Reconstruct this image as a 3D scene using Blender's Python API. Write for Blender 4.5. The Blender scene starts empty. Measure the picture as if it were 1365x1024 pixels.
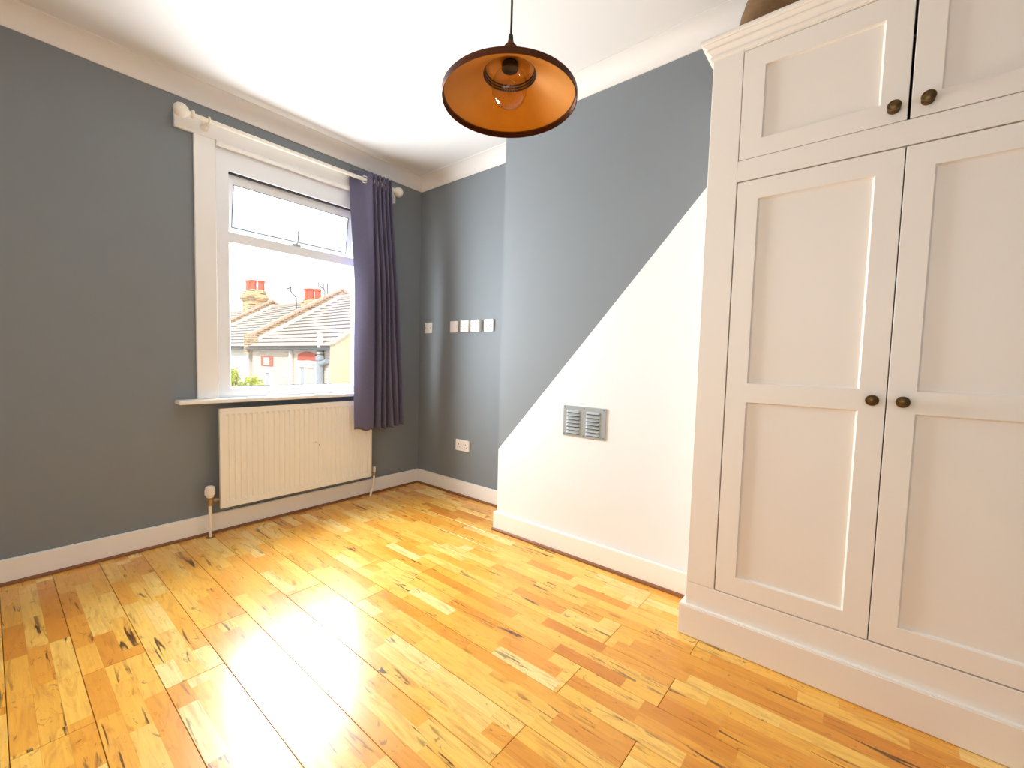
import bpy, bmesh, math, random
from mathutils import Vector, Matrix
PI = math.pi
rnd = random.Random(7)
S = bpy.context.scene
COL = S.collection

# ------------------------------------------------------------------ camera
cam_d = bpy.data.cameras.new('camera'); cam = bpy.data.objects.new('camera', cam_d); COL.objects.link(cam)
yaw, pitch, roll = 0.87351, -0.05973, 0.02579
F_PX = 577.44
f = Vector((math.sin(yaw)*math.cos(pitch), math.cos(yaw)*math.cos(pitch), math.sin(pitch)))
r0 = Vector((math.cos(yaw), -math.sin(yaw), 0)); u0 = r0.cross(f)
r = r0*math.cos(roll)+u0*math.sin(roll); u = -r0*math.sin(roll)+u0*math.cos(roll)
M = Matrix(((r.x, u.x, -f.x, -2.4099), (r.y, u.y, -f.y, -2.9573), (r.z, u.z, -f.z, 1.0801), (0, 0, 0, 1)))
cam.matrix_world = M
cam_d.sensor_width = 36; cam_d.lens = F_PX*36/1365
cam_d.shift_x = (682.5-669.3)/1365; cam_d.shift_y = (515-512)/1365
cam_d.clip_start = 0.02; cam_d.clip_end = 200
S.camera = cam

# ------------------------------------------------------------------ sky
W = bpy.data.worlds.new('sky'); S.world = W; W.use_nodes = True
nt = W.node_tree; nt.nodes.clear()
out = nt.nodes.new('ShaderNodeOutputWorld'); bg = nt.nodes.new('ShaderNodeBackground')
tc = nt.nodes.new('ShaderNodeTexCoord'); mp = nt.nodes.new('ShaderNodeMapping'); mp.inputs['Scale'].default_value = (2.2, 2.2, 8)
no = nt.nodes.new('ShaderNodeTexNoise'); no.inputs['Scale'].default_value = 1.6; no.inputs['Detail'].default_value = 6
cr = nt.nodes.new('ShaderNodeValToRGB')
cr.color_ramp.elements[0].position = 0.36; cr.color_ramp.elements[0].color = (0.62, 0.76, 0.95, 1)
cr.color_ramp.elements[1].position = 0.50; cr.color_ramp.elements[1].color = (1, 1, 1, 1)
nt.links.new(tc.outputs['Generated'], mp.inputs[0]); nt.links.new(mp.outputs[0], no.inputs['Vector'])
nt.links.new(no.outputs[0], cr.inputs[0]); nt.links.new(cr.outputs[0], bg.inputs[0])
bg.inputs[1].default_value = 1.3
nt.links.new(bg.outputs[0], out.inputs[0])

# ------------------------------------------------------------------ sun, window daylight and added fill
sd = bpy.data.lights.new('sun', 'SUN'); sun = bpy.data.objects.new('sun', sd); COL.objects.link(sun)
sd.energy = 2.6; sd.angle = math.radians(1.0); sd.color = (1, 0.96, 0.9)
sun.rotation_euler = Vector((0.62, 0.42, -0.66)).to_track_quat('-Z', 'Y').to_euler()

def area(name, loc, direction, sx, sy, watts, color):
    d = bpy.data.lights.new(name, 'AREA'); o = bpy.data.objects.new(name, d); COL.objects.link(o)
    d.shape = 'RECTANGLE'; d.size = sx; d.size_y = sy; d.energy = watts; d.color = color
    o.location = loc; o.rotation_euler = Vector(direction).to_track_quat('-Z', 'Z').to_euler()
    return o
WINDOW_LIGHT = area('window_daylight', (-1.06, 0.16, 1.25), (0, -1, 0), 1.40, 1.36, 255, (0.88, 0.95, 1.0))
FILL_LIGHT = area('side_fill_light', (-3.26, -2.75, 1.35), (1, 0.05, -0.40), 0.9, 1.8, 14, (0.97, 0.985, 1.0))  # added fill lamp by the unseen side wall; no doorway is modelled

S.view_settings.view_transform = 'Standard'; S.view_settings.look = 'None'
S.view_settings.exposure = 0.13; S.view_settings.gamma = 1.0
S.view_settings.use_curve_mapping = False
S.cycles.max_bounces = 12; S.cycles.diffuse_bounces = 7; S.cycles.transparent_max_bounces = 12
S.cycles.caustics_reflective = False; S.cycles.caustics_refractive = False
S.cycles.sample_clamp_indirect = 8.0

# ------------------------------------------------------------------ materials
def lin(c):
    return tuple(((x/255)/12.92 if x/255 <= 0.04045 else ((x/255+0.055)/1.055)**2.4) for x in c)+(1,)

def mat(name, rgb, rough=0.6, metal=0.0, bump=0.0, bscale=60, vary=0.0, vscale=6, coat=0.0, spec=None):
    m = bpy.data.materials.new(name); m.use_nodes = True
    t = m.node_tree; b = t.nodes['Principled BSDF']
    b.inputs['Base Color'].default_value = lin(rgb); b.inputs['Roughness'].default_value = rough
    b.inputs['Metallic'].default_value = metal
    if coat: b.inputs['Coat Weight'].default_value = coat; b.inputs['Coat Roughness'].default_value = 0.12
    if spec is not None: b.inputs['Specular IOR Level'].default_value = spec
    if vary or bump:
        c = t.nodes.new('ShaderNodeTexCoord')
    if vary:
        n = t.nodes.new('ShaderNodeTexNoise'); n.inputs['Scale'].default_value = vscale; n.inputs['Detail'].default_value = 5
        t.links.new(c.outputs['Object'], n.inputs['Vector'])
        x = t.nodes.new('ShaderNodeMix'); x.data_type = 'RGBA'
        a = lin(rgb)
        x.inputs[6].default_value = tuple(v*(1-vary) for v in a[:3])+(1,)
        x.inputs[7].default_value = tuple(min(1, v*(1+vary)) for v in a[:3])+(1,)
        t.links.new(n.outputs[0], x.inputs[0]); t.links.new(x.outputs[2], b.inputs['Base Color'])
    if bump:
        n2 = t.nodes.new('ShaderNodeTexNoise'); n2.inputs['Scale'].default_value = bscale; n2.inputs['Detail'].default_value = 3
        t.links.new(c.outputs['Object'], n2.inputs['Vector'])
        bp = t.nodes.new('ShaderNodeBump'); bp.inputs['Strength'].default_value = bump; bp.inputs['Distance'].default_value = 0.002
        t.links.new(n2.outputs[0], bp.inputs['Height']); t.links.new(bp.outputs[0], b.inputs['Normal'])
    return m

def brick_mat(name, c1, c2, mortar, scale):
    m = mat(name, c1, 0.9); t = m.node_tree; b = t.nodes['Principled BSDF']
    c = t.nodes.new('ShaderNodeTexCoord'); s = t.nodes.new('ShaderNodeSeparateXYZ'); a = t.nodes.new('ShaderNodeMath'); a.operation = 'ADD'
    k = t.nodes.new('ShaderNodeCombineXYZ'); br = t.nodes.new('ShaderNodeTexBrick')
    t.links.new(c.outputs['Object'], s.inputs[0]); t.links.new(s.outputs[0], a.inputs[0]); t.links.new(s.outputs[1], a.inputs[1])
    t.links.new(a.outputs[0], k.inputs[0]); t.links.new(s.outputs[2], k.inputs[1]); t.links.new(k.outputs[0], br.inputs['Vector'])
    br.inputs['Color1'].default_value = lin(c1); br.inputs['Color2'].default_value = lin(c2); br.inputs['Mortar'].default_value = lin(mortar)
    br.inputs['Scale'].default_value = scale; br.inputs['Mortar Size'].default_value = 0.015
    br.inputs['Brick Width'].default_value = 0.225; br.inputs['Row Height'].default_value = 0.075
    t.links.new(br.outputs['Color'], b.inputs['Base Color'])
    return m

def wood_floor_mat():
    m = bpy.data.materials.new('maple_strip_floor'); m.use_nodes = True
    t = m.node_tree; b = t.nodes['Principled BSDF']; N = t.nodes.new; L = t.links.new
    tc = N('ShaderNodeTexCoord'); sp = N('ShaderNodeSeparateXYZ'); L(tc.outputs['Object'], sp.inputs[0])
    oi = N('ShaderNodeObjectInfo')
    def math_(op, a, bb=None):
        n = N('ShaderNodeMath'); n.operation = op
        for i, v in enumerate((a, bb)):
            if v is None: continue
            if isinstance(v, (int, float)): n.inputs[i].default_value = v
            else: L(v, n.inputs[i])
        return n.outputs[0]
    def comb(x, y, z):
        n = N('ShaderNodeCombineXYZ')
        for i, v in enumerate((x, y, z)):
            if isinstance(v, (int, float)): n.inputs[i].default_value = v
            else: L(v, n.inputs[i])
        return n.outputs[0]
    def white(v):
        n = N('ShaderNodeTexWhiteNoise'); n.noise_dimensions = '3D'; L(v, n.inputs['Vector']); return n
    R = oi.outputs['Random']
    strip = math_('FLOOR', math_('DIVIDE', sp.outputs[0], 0.0548))
    h1 = white(comb(strip, math_('MULTIPLY', R, 91.7), 3.0)).outputs['Value']
    blk = math_('FLOOR', math_('ADD', math_('DIVIDE', sp.outputs[1], 0.27), math_('MULTIPLY', h1, 9.0)))
    w2 = white(comb(math_('ADD', strip, math_('MULTIPLY', R, 57.3)), blk, 1.0))
    h2 = w2.outputs['Value']
    ramp = N('ShaderNodeValToRGB'); e = ramp.color_ramp.elements
    e[0].position = 0; e[0].color = lin((210, 128, 36)); e[1].position = 1; e[1].color = lin((254, 228, 160))
    for p_, c_ in ((0.25, (234, 162, 56)), (0.55, (248, 189, 78)), (0.8, (251, 206, 106))):
        q = ramp.color_ramp.elements.new(p_); q.color = lin(c_)
    # blend of plank tone and block tone
    tone = math_('ADD', math_('MULTIPLY', h2, 0.78), math_('MULTIPLY', R, 0.22)); L(tone, ramp.inputs[0])
    off = math_('MULTIPLY', h2, 40.0)
    def noise(sx, sy, det, dist, seed, rough=0.55):
        n = N('ShaderNodeTexNoise'); n.inputs['Scale'].default_value = 1; n.inputs['Detail'].default_value = det
        n.inputs['Distortion'].default_value = dist; n.inputs['Roughness'].default_value = rough
        v = comb(math_('ADD', math_('MULTIPLY', sp.outputs[0], sx), off), math_('MULTIPLY', sp.outputs[1], sy), math_('ADD', math_('MULTIPLY', R, 33.0), seed))
        L(v, n.inputs['Vector']); return n.outputs[0]
    grain = noise(150, 6, 4, 0.6, 1.0)
    figure = noise(26, 4.0, 3, 2.2, 5.0)
    streak = noise(38, 3.2, 4, 1.2, 9.0)
    knot = noise(30, 16, 3, 2.0, 14.0)
    mask = noise(7, 2.2, 1, 0.0, 20.0)
    def remap(v, a, c, lo=0.0, hi=1.0):
        n = N('ShaderNodeMapRange'); n.inputs[1].default_value = a; n.inputs[2].default_value = c; n.inputs[3].default_value = lo; n.inputs[4].default_value = hi
        L(v, n.inputs[0]); return n.outputs[0]
    def mix(fac, ca, cb, mode='MIX'):
        n = N('ShaderNodeMix'); n.data_type = 'RGBA'; n.blend_type = mode
        if isinstance(fac, (int, float)): n.inputs[0].default_value = fac
        else: L(fac, n.inputs[0])
        for i, v in ((6, ca), (7, cb)):
            if isinstance(v, tuple): n.inputs[i].default_value = v
            else: L(v, n.inputs[i])
        return n.outputs[2]
    c1 = mix(remap(grain, 0.35, 0.75, 0, 0.35), ramp.outputs[0], lin((200, 124, 40)))
    c1 = mix(remap(figure, 0.50, 0.74, 0, 0.55), c1, lin((190, 112, 34)))
    dark = math_('MULTIPLY', remap(streak, 0.60, 0.66), remap(mask, 0.44, 0.58))
    dk2 = math_('MULTIPLY', remap(knot, 0.64, 0.71), remap(mask, 0.42, 0.55))
    c1 = mix(math_('MULTIPLY', dk2, 0.62), c1, lin((112, 62, 20)))
    c1 = mix(math_('MULTIPLY', dark, 0.92), c1, lin((70, 34, 12)))
    # hairline between the strips
    fx = math_('FRACT', math_('DIVIDE', sp.outputs[0], 0.0548))
    edge = math_('LESS_THAN', math_('ABSOLUTE', math_('SUBTRACT', fx, 0.5)), 0.488)
    c1 = mix(math_('MULTIPLY', math_('SUBTRACT', 1.0, edge), 0.25), c1, lin((150, 90, 30)))
    L(c1, b.inputs['Base Color'])
    rr = noise(20, 9, 3, 0.5, 30.0)
    L(remap(rr, 0.3, 0.7, 0.26, 0.36), b.inputs['Roughness'])
    b.inputs['Coat Weight'].default_value = 0.35; b.inputs['Coat Roughness'].default_value = 0.16
    bp = N('ShaderNodeBump'); bp.inputs['Strength'].default_value = 0.06; bp.inputs['Distance'].default_value = 0.001
    L(grain, bp.inputs['Height']); L(bp.outputs[0], b.inputs['Normal'])
    return m

def glass_mat(name, tint=(1, 1, 1), gloss=0.08):
    m = bpy.data.materials.new(name); m.use_nodes = True; t = m.node_tree; t.nodes.clear()
    o = t.nodes.new('ShaderNodeOutputMaterial'); tr = t.nodes.new('ShaderNodeBsdfTransparent'); g = t.nodes.new('ShaderNodeBsdfGlossy')
    lw = t.nodes.new('ShaderNodeLayerWeight'); lw.inputs[0].default_value = 0.5
    pw = t.nodes.new('ShaderNodeMath'); pw.operation = 'POWER'; pw.inputs[1].default_value = 4.0
    fr = t.nodes.new('ShaderNodeMath'); fr.operation = 'MULTIPLY_ADD'; fr.inputs[1].default_value = 0.75; fr.inputs[2].default_value = 0.04
    t.links.new(lw.outputs['Facing'], pw.inputs[0]); t.links.new(pw.outputs[0], fr.inputs[0])
    mx = t.nodes.new('ShaderNodeMixShader'); g.inputs['Roughness'].default_value = 0.02
    tr.inputs[0].default_value = tint+(1,)
    t.links.new(fr.outputs[0], mx.inputs[0]); t.links.new(tr.outputs[0], mx.inputs[1]); t.links.new(g.outputs[0], mx.inputs[2])
    t.links.new(mx.outputs[0], o.inputs[0])
    return m

M_GREY = mat('slate_grey_paint', (127, 133, 138), 0.75, bump=0.15, bscale=220, vary=0.03)
M_WHITEWALL = mat('white_wall_paint', (231, 232, 233), 0.7, bump=0.12, bscale=200, vary=0.015)
M_CEIL = mat('ceiling_white', (228, 226, 223), 0.8, bump=0.1, bscale=150, vary=0.015)
M_COVE = mat('coving_white', (234, 230, 226), 0.7, vary=0.02)
M_GLOSSW = mat('white_gloss_woodwork', (241, 239, 235), 0.35, vary=0.015)
M_UPVC = mat('white_upvc', (238, 240, 243), 0.3)
M_WARD = mat('cream_white_cabinet_paint', (238, 230, 220), 0.40)
M_WARD_IN = mat('cabinet_inside', (120, 100, 82), 0.8)
M_RAD = mat('radiator_enamel', (240, 236, 226), 0.35, vary=0.02)
M_FLOOR = wood_floor_mat()
M_SUB = mat('subfloor_dark', (46, 28, 18), 0.9)
M_BEAD = mat('stained_wood_bead', (132, 82, 42), 0.45, vary=0.2, vscale=14)
M_CURT = mat('dusky_violet_cloth', (98, 94, 118), 0.9, bump=0.5, bscale=500, vary=0.12, vscale=90)
M_CHROME = mat('chrome', (200, 200, 200), 0.15, metal=1)
M_POLE = mat('cream_white_pole', (240, 233, 220), 0.35)
M_PLASTIC = mat('white_plate_plastic', (240, 232, 224), 0.35)
M_DARK = mat('dark_slot', (30, 26, 24), 0.8)
M_GRILLE = mat('grey_painted_metal_and_stay_shade', (168, 174, 175), 0.42, metal=0.3, vary=0.05, vscale=40)
M_KNOB = mat('antique_brass', (104, 82, 52), 0.32, metal=0.9, vary=0.35, vscale=120)
M_COPPER = mat('aged_copper', (84, 44, 20), 0.38, metal=0.75, vary=0.25, vscale=30)
M_GOLD = mat('brushed_gold_inside', (196, 124, 14), 0.45, metal=0.4, vary=0.12, vscale=20)
M_BLACK = mat('black_rubber', (22, 20, 19), 0.5)
M_BULB = glass_mat('clear_bulb_glass', (0.98, 0.95, 0.9))
M_GLASS = glass_mat('window_glass')
M_FIL = mat('filament_wire', (190, 150, 90), 0.4, metal=0.8)
M_BASKET = mat('brown_wicker', (118, 88, 54), 0.8, vary=0.3, vscale=60)
M_BRASS = mat('valve_brass', (176, 150, 112), 0.35, metal=0.8)
# outside
M_TILE = mat('pale_concrete_tile', (200, 192, 182), 0.9, vary=0.08, vscale=3)
M_TILESHADE_FELT = mat('painted_tile_shadow_and_felt', (112, 100, 90), 0.95)
M_COPING = mat('terracotta_coping', (228, 190, 170), 0.9, vary=0.12, vscale=4)
M_FLASH = mat('white_flashing', (246, 244, 240), 0.8)
M_PBRICK = brick_mat('stock_brick_parapet', (206, 172, 128), (140, 108, 82), (220, 204, 176), 1.0)
M_CBRICK = brick_mat('yellow_stock_brick', (226, 204, 150), (150, 112, 84), (226, 208, 170), 0.7)
M_PINK = brick_mat('pale_pink_brick', (236, 218, 204), (228, 204, 188), (238, 228, 218), 1.0)
M_YELLOW = mat('yellow_pebbledash', (238, 216, 164), 0.95, vary=0.35, vscale=26)
M_RENDER = mat('white_render', (240, 236, 228), 0.9)
M_POT = mat('terracotta_pot', (226, 120, 96), 0.85, vary=0.15, vscale=6)
M_REDBRICK = mat('red_brick', (222, 122, 104), 0.9, vary=0.15, vscale=20)
M_GUTTER = mat('grey_gutter', (120, 122, 128), 0.6)
M_PIPE = mat('grey_blue_soil_pipe', (176, 186, 196), 0.6, vary=0.2, vscale=8)
M_LEAF = mat('yellow_green_leaf', (186, 196, 52), 0.7, vary=0.35, vscale=5)
M_BRANCH = mat('branch_brown', (120, 96, 72), 0.9)
M_PANE = mat('far_window_pane', (196, 204, 214), 0.15)
M_CURTAINFAR = mat('pinkish_far_blind', (236, 214, 206), 0.8)
M_AERIAL = mat('aerial_metal', (110, 114, 122), 0.5, metal=0.4)
M_GROUND = mat('garden_ground', (170, 168, 150), 0.95, vary=0.2, vscale=0.6)

# ------------------------------------------------------------------ mesh helpers
class MB:
    def __init__(s): s.bm = bmesh.new()
    def box(s, x0, x1, y0, y1, z0, z1, mi=0):
        v = [s.bm.verts.new(p) for p in ((x0,y0,z0),(x1,y0,z0),(x1,y1,z0),(x0,y1,z0),(x0,y0,z1),(x1,y0,z1),(x1,y1,z1),(x0,y1,z1))]
        for q in ((0,3,2,1),(4,5,6,7),(0,1,5,4),(1,2,6,5),(2,3,7,6),(3,0,4,7)):
            s.bm.faces.new([v[i] for i in q]).material_index = mi
        return s
    def prism(s, poly, vec, mi=0):
        """poly: list of 3-D points, extruded by vec"""
        vec = Vector(vec); a = [s.bm.verts.new(p) for p in poly]; b = [s.bm.verts.new(Vector(p)+vec) for p in poly]
        n = len(a)
        s.bm.faces.new(a).material_index = mi; s.bm.faces.new(b[::-1]).material_index = mi
        for i in range(n): s.bm.faces.new((a[i], b[i], b[(i+1) % n], a[(i+1) % n])).material_index = mi
        return s
    def lathe(s, prof, c=(0,0,0), axis='Z', seg=32, cap=True, mi=0, a0=0.0):
        """prof: (radius, height) pairs"""
        c = Vector(c); rings = []
        for (rad, h) in prof:
            ring = []
            for k in range(seg):
                t = a0+2*PI*k/seg; x, y = rad*math.cos(t), rad*math.sin(t)
                p = {'Z': (x, y, h), 'X': (h, x, y), 'Y': (y, h, x)}[axis]
                ring.append(s.bm.verts.new(c+Vector(p)))
            rings.append(ring)
        for i in range(len(rings)-1):
            for k in range(seg):
                q = (rings[i][k], rings[i][(k+1) % seg], rings[i+1][(k+1) % seg], rings[i+1][k])
                s.bm.faces.new(q).material_index = mi
        if cap:
            s.bm.faces.new(rings[0][::-1]).material_index = mi; s.bm.faces.new(rings[-1]).material_index = mi
        return s
    def tube(s, pts, rad, seg=10, cap=True, mi=0):
        pts = [Vector(p) for p in pts]; rings = []
        up = Vector((0.3, 0.2, 1)).normalized()
        for i, p in enumerate(pts):
            d = (pts[min(i+1, len(pts)-1)]-pts[max(i-1, 0)]).normalized()
            a = d.cross(up)
            if a.length < 1e-3: a = d.cross(Vector((1, 0, 0)))
            a.normalize(); b = d.cross(a)
            rr = rad[i] if isinstance(rad, (list, tuple)) else rad
            rings.append([s.bm.verts.new(p+rr*(math.cos(2*PI*k/seg)*a+math.sin(2*PI*k/seg)*b)) for k in range(seg)])
        for i in range(len(rings)-1):
            for k in range(seg):
                s.bm.faces.new((rings[i][k], rings[i][(k+1) % seg], rings[i+1][(k+1) % seg], rings[i+1][k])).material_index = mi
        if cap:
            s.bm.faces.new(rings[0][::-1]); s.bm.faces.new(rings[-1])
        return s
    def torus(s, c, R_, r_, axis='X', seg=24, ts=10):
        c = Vector(c); g = []
        for i in range(seg):
            t = 2*PI*i/seg; row = []
            for j in range(ts):
                q = 2*PI*j/ts; rad = R_+r_*math.cos(q); h = r_*math.sin(q); x, y = rad*math.cos(t), rad*math.sin(t)
                row.append(s.bm.verts.new(c+Vector({'X': (h, x, y), 'Y': (x, h, y), 'Z': (x, y, h)}[axis])))
            g.append(row)
        for i in range(seg):
            for j in range(ts):
                s.bm.faces.new((g[i][j], g[(i+1) % seg][j], g[(i+1) % seg][(j+1) % ts], g[i][(j+1) % ts]))
        return s
    def sheet(s, fn, nu, nv, mi=0):
        g = [[s.bm.verts.new(fn(i/nu, j/nv)) for j in range(nv+1)] for i in range(nu+1)]
        for i in range(nu):
            for j in range(nv):
                s.bm.faces.new((g[i][j], g[i+1][j], g[i+1][j+1], g[i][j+1])).material_index = mi
        return s
    def bevel(s, w, seg=1):
        bmesh.ops.recalc_face_normals(s.bm, faces=s.bm.faces)
        ed = [e for e in s.bm.edges if len(e.link_faces) == 2 and e.calc_face_angle(0) > 0.6]
        bmesh.ops.bevel(s.bm, geom=ed, offset=w, segments=seg, affect='EDGES', clamp_overlap=True)
        return s
    def build(s, name, m, parent=None, smooth=None, recalc=True, loc=None):
        if recalc: bmesh.ops.recalc_face_normals(s.bm, faces=s.bm.faces)
        me = bpy.data.meshes.new(name); s.bm.to_mesh(me); s.bm.free()
        for q in (m if isinstance(m, (list, tuple)) else [m]): me.materials.append(q)
        if smooth:
            me.polygons.foreach_set('use_smooth', [True]*len(me.polygons)); me.set_sharp_from_angle(angle=math.radians(smooth))
        return link(name, me, parent, loc)

def link(name, me, parent=None, loc=None):
    o = bpy.data.objects.new(name, me); COL.objects.link(o)
    if parent is not None:
        o.parent = parent
        o.matrix_parent_inverse = PINV.get(parent.name, Matrix.Identity(4))
    if loc is not None: o.location = loc
    return o
PINV = {}
def empty(name, loc=(0, 0, 0)):
    """An Empty at the thing's base; its parts keep their world coordinates."""
    o = bpy.data.objects.new(name, None); COL.objects.link(o); o.location = loc; o.empty_display_size = 0.05
    PINV[o.name] = Matrix.Translation(Vector(loc)).inverted()
    return o
def tag(o, label, cat, group=None):
    o['label'] = label; o['category'] = cat
    if group: o['group'] = group
    return o
def struct(o):
    o['kind'] = 'structure'; return o
def box(name, m, parent, a, bevel=0.0, seg=1):
    b = MB().box(*a)
    if bevel: b.bevel(bevel, seg)
    return b.build(name, m, parent)

# ------------------------------------------------------------------ room shell
XL, YB, ZC = -3.30, -3.62, 2.555            # far left side, rear wall, ceiling height
BX, BY0, BY1 = -0.3367, -1.2046, -2.62      # chimney breast face and ends
WX0, WX1, WZ0, WZ1 = -1.535, -0.56, 0.80, 2.31   # window hole

wl = MB()
wl.box(XL-.15, WX0, 0, .10, -.1, ZC); wl.box(WX1, .15, 0, .10, -.1, ZC)
wl.box(WX0, WX1, 0, .10, -.1, WZ0); wl.box(WX0, WX1, 0, .10, WZ1, ZC)
struct(wl.build('wall_left', M_GREY))
struct(box('wall_right', M_GREY, None, (0, .15, YB-.15, 0, -.1, ZC)))
struct(box('wall_rear', M_GREY, None, (XL-.15, 0, YB-.15, YB, -.1, ZC)))
struct(box('wall_side', M_WHITEWALL, None, (XL-.15, XL, YB, 0, -.1, ZC)))
struct(box('ceiling', M_CEIL, None, (XL-.15, .15, YB-.15, .15, ZC, ZC+.12)))

# chimney breast: slate grey above, white below a painted diagonal
cb = MB(); bm = cb.bm
def dz(y): return 0.5168+(y+1.2012)*(1.8662-0.5168)/(-2.3707+1.2012)
V = {k: bm.verts.new(p) for k, p in dict(a=(BX,BY0,0), b=(BX,BY1,0), c=(BX,BY1,ZC), d=(BX,BY0,ZC), m=(BX,BY0,dz(BY0)), n=(BX,BY1,dz(BY1)),
     e=(-.001,BY0,0), g=(-.001,BY1,0), h=(-.001,BY1,ZC), i=(-.001,BY0,ZC)).items()}
bm.faces.new([V[k] for k in 'abnm']).material_index = 1
bm.faces.new([V[k] for k in 'mncd']).material_index = 0
bm.faces.new([V[k] for k in 'amdie']).material_index = 0
bm.faces.new([V[k] for k in 'bghcn']).material_index = 0
bm.faces.new([V[k] for k in 'eihg']).material_index = 0
bm.faces.new([V[k] for k in 'dchi']).material_index = 0
bm.faces.new([V[k] for k in 'aegb']).material_index = 0
struct(cb.build('wall_chimney', [M_GREY, M_WHITEWALL]))

# floor: dark subfloor and every plank a piece of its own
fl = struct(box('floor', M_SUB, None, (XL-.15, .15, YB-.15, .15, -.12, -.011)))
PW, PL, GAP = 0.1654, 1.215, 0.0016
mesh_cache = {}
def plank_mesh(w, l):
    key = (round(w, 4), round(l, 4))
    if key not in mesh_cache:
        b = MB().box(GAP/2, w-GAP/2, GAP/2, l-GAP/2, -.011, 0)
        bmesh.ops.recalc_face_normals(b.bm, faces=b.bm.faces)
        top = [e for e in b.bm.edges if all(v.co.z > -.001 for v in e.verts)]
        bmesh.ops.bevel(b.bm, geom=top, offset=0.0009, segments=1, affect='EDGES')
        me = bpy.data.meshes.new('floor_plank'); b.bm.to_mesh(me); b.bm.free(); me.materials.append(M_FLOOR); mesh_cache[key] = me
    return mesh_cache[key]
for k in range(-6, 15):
    x0 = -2.40+PW*k; x1 = x0+PW
    first = -0.085 if k % 2 == 0 else -1.03+PL
    js = [first+PL*2]
    while js[-1] > YB: js.append(js[-1]-PL)
    ylim = -.012 if x0 < BX-.01 else -.012
    for hi, lo in zip(js, js[1:]):
        a = max(lo, YB+.005); c = min(hi, ylim)
        xa = max(x0, XL+.004); xb = min(x1, -.012)
        if xb-xa < .01: continue
        spans = [(a, c)]
        if xb > BX-.012:                         # stop at the chimney breast
            spans = [(max(a, BY0+.012), c)]
            if xa < BX-.012:                     # the ripped board along the breast
                s2 = (a, min(c, BY0+.012))
                if s2[1]-s2[0] > .02:
                    o = link('floor_plank', plank_mesh(BX-.012-xa, s2[1]-s2[0]), fl, (xa, s2[0], 0))
        for (p0, p1) in spans:
            if p1-p0 < .02: continue
            o = link('floor_plank', plank_mesh(xb-xa, p1-p0), fl, (xa, p0, 0))

# skirting boards with a stained bead at their foot
SK, SH = 0.018, 0.1176
def skirt(name, a):
    b = MB().box(*a); b.bevel(.004, 2); return struct(b.build(name, M_GLOSSW))
skirt('baseboard_left', (XL, -.0005, -SK, 0, 0, SH))
skirt('baseboard_right', (-SK, 0, BY0, -SK-.0005, 0, SH))
skirt('baseboard_chimney', (BX-SK, BX, -2.43, BY0+SK, 0, SH))
skirt('baseboard_return', (BX+.0005, -SK-.0005, BY0, BY0+SK, 0, SH))
skirt('baseboard_side', (XL, XL+SK, YB+SK, -SK-.0005, 0, SH))
skirt('baseboard_rear', (XL, -.66, YB, YB+SK, 0, SH))
def bead(name, p0, p1, nrm):
    nrm = Vector(nrm)*.014; up = Vector((0, 0, .014)); p0 = Vector(p0); p1 = Vector(p1)
    prof = [p0, p0+up, p0+up*.95+nrm*.4, p0+up*.6+nrm*.85, p0+nrm]
    struct(MB().prism(prof, p1-p0).build(name, M_BEAD))
bead('trim_1', (XL+.02, -SK, 0.0005), (-SK-.0005, -SK, 0.0005), (0, -1, 0))
bead('trim_2', (-SK, -SK-.015, 0.0005), (-SK, BY0+SK+.016, 0.0005), (-1, 0, 0))
bead('trim_3', (BX-SK, BY0+SK, 0.0005), (BX-SK, -2.43, 0.0005), (-1, 0, 0))

# coving: concave quarter with two small fillets
CW, CD = 0.10, 0.081
def cove(name, p0, p1, nrm, m0=0, m1=0):
    """runs p0->p1 along the wall top; nrm points into the room; m0/m1 mitre the ends"""
    p0 = Vector(p0); p1 = Vector(p1); d = (p1-p0).normalized(); nrm = Vector(nrm)
    prof = [(0, -CD), (.006, -CD), (.006, -CD+.005)]
    for i in range(1, 9):
        t = PI/2*i/9; prof.append((.006+(CW-.012)*(1-math.cos(t)), -CD+.005+(CD-.010)*math.sin(t)))
    prof += [(CW-.006, -.005), (CW, -.005), (CW, 0), (0, 0)]
    b = MB(); A = []; B = []
    for (o_, z_) in prof:
        q = nrm*o_+Vector((0, 0, z_))
        A.append(b.bm.verts.new(p0+q+d*(o_*m0))); B.append(b.bm.verts.new(p1+q-d*(o_*m1)))
    n = len(A)
    b.bm.faces.new(A); b.bm.faces.new(B[::-1])
    for i in range(n): b.bm.faces.new((A[i], B[i], B[(i+1) % n], A[(i+1) % n]))
    struct(b.build(name, M_COVE, smooth=30))
cove('trim_4', (XL, 0, ZC), (0, 0, ZC), (0, -1, 0), 0, 1)
cove('trim_5', (0, 0, ZC), (0, BY0, ZC), (-1, 0, 0), 1, 1)
cove('trim_6', (0, BY0, ZC), (BX, BY0, ZC), (0, 1, 0), 1, -1)
cove('trim_7', (BX, BY0, ZC), (BX, BY1, ZC), (-1, 0, 0), -1, -1)
cove('trim_8', (0, BY1, ZC), (0, YB, ZC), (-1, 0, 0), 0, 0)

# ------------------------------------------------------------------ window
win = empty('window_1', (-1.04, 0, .81)); struct(win)
FX0, FX1 = -1.524, -0.565
box('casing', M_GLOSSW, win, (-1.63, -1.524, -.02, 0, .812, 2.30), .003)
box('casing', M_GLOSSW, win, (-.565, -.46, -.02, 0, .812, 2.30), .003)
box('head_board', M_GLOSSW, win, (-1.717, -.278, -.02, 0, 2.30, 2.405), .003)
MB().tube([(-1.524, -.022, 2.287), (-.565, -.022, 2.287)], .016, 12).build('head_moulding', M_GLOSSW, win, smooth=40)
b = MB().box(-1.735, -.375, -.092, .02, .790, .812); b.bevel(.004, 2); b.build('window_sill', M_GLOSSW, win)
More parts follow.
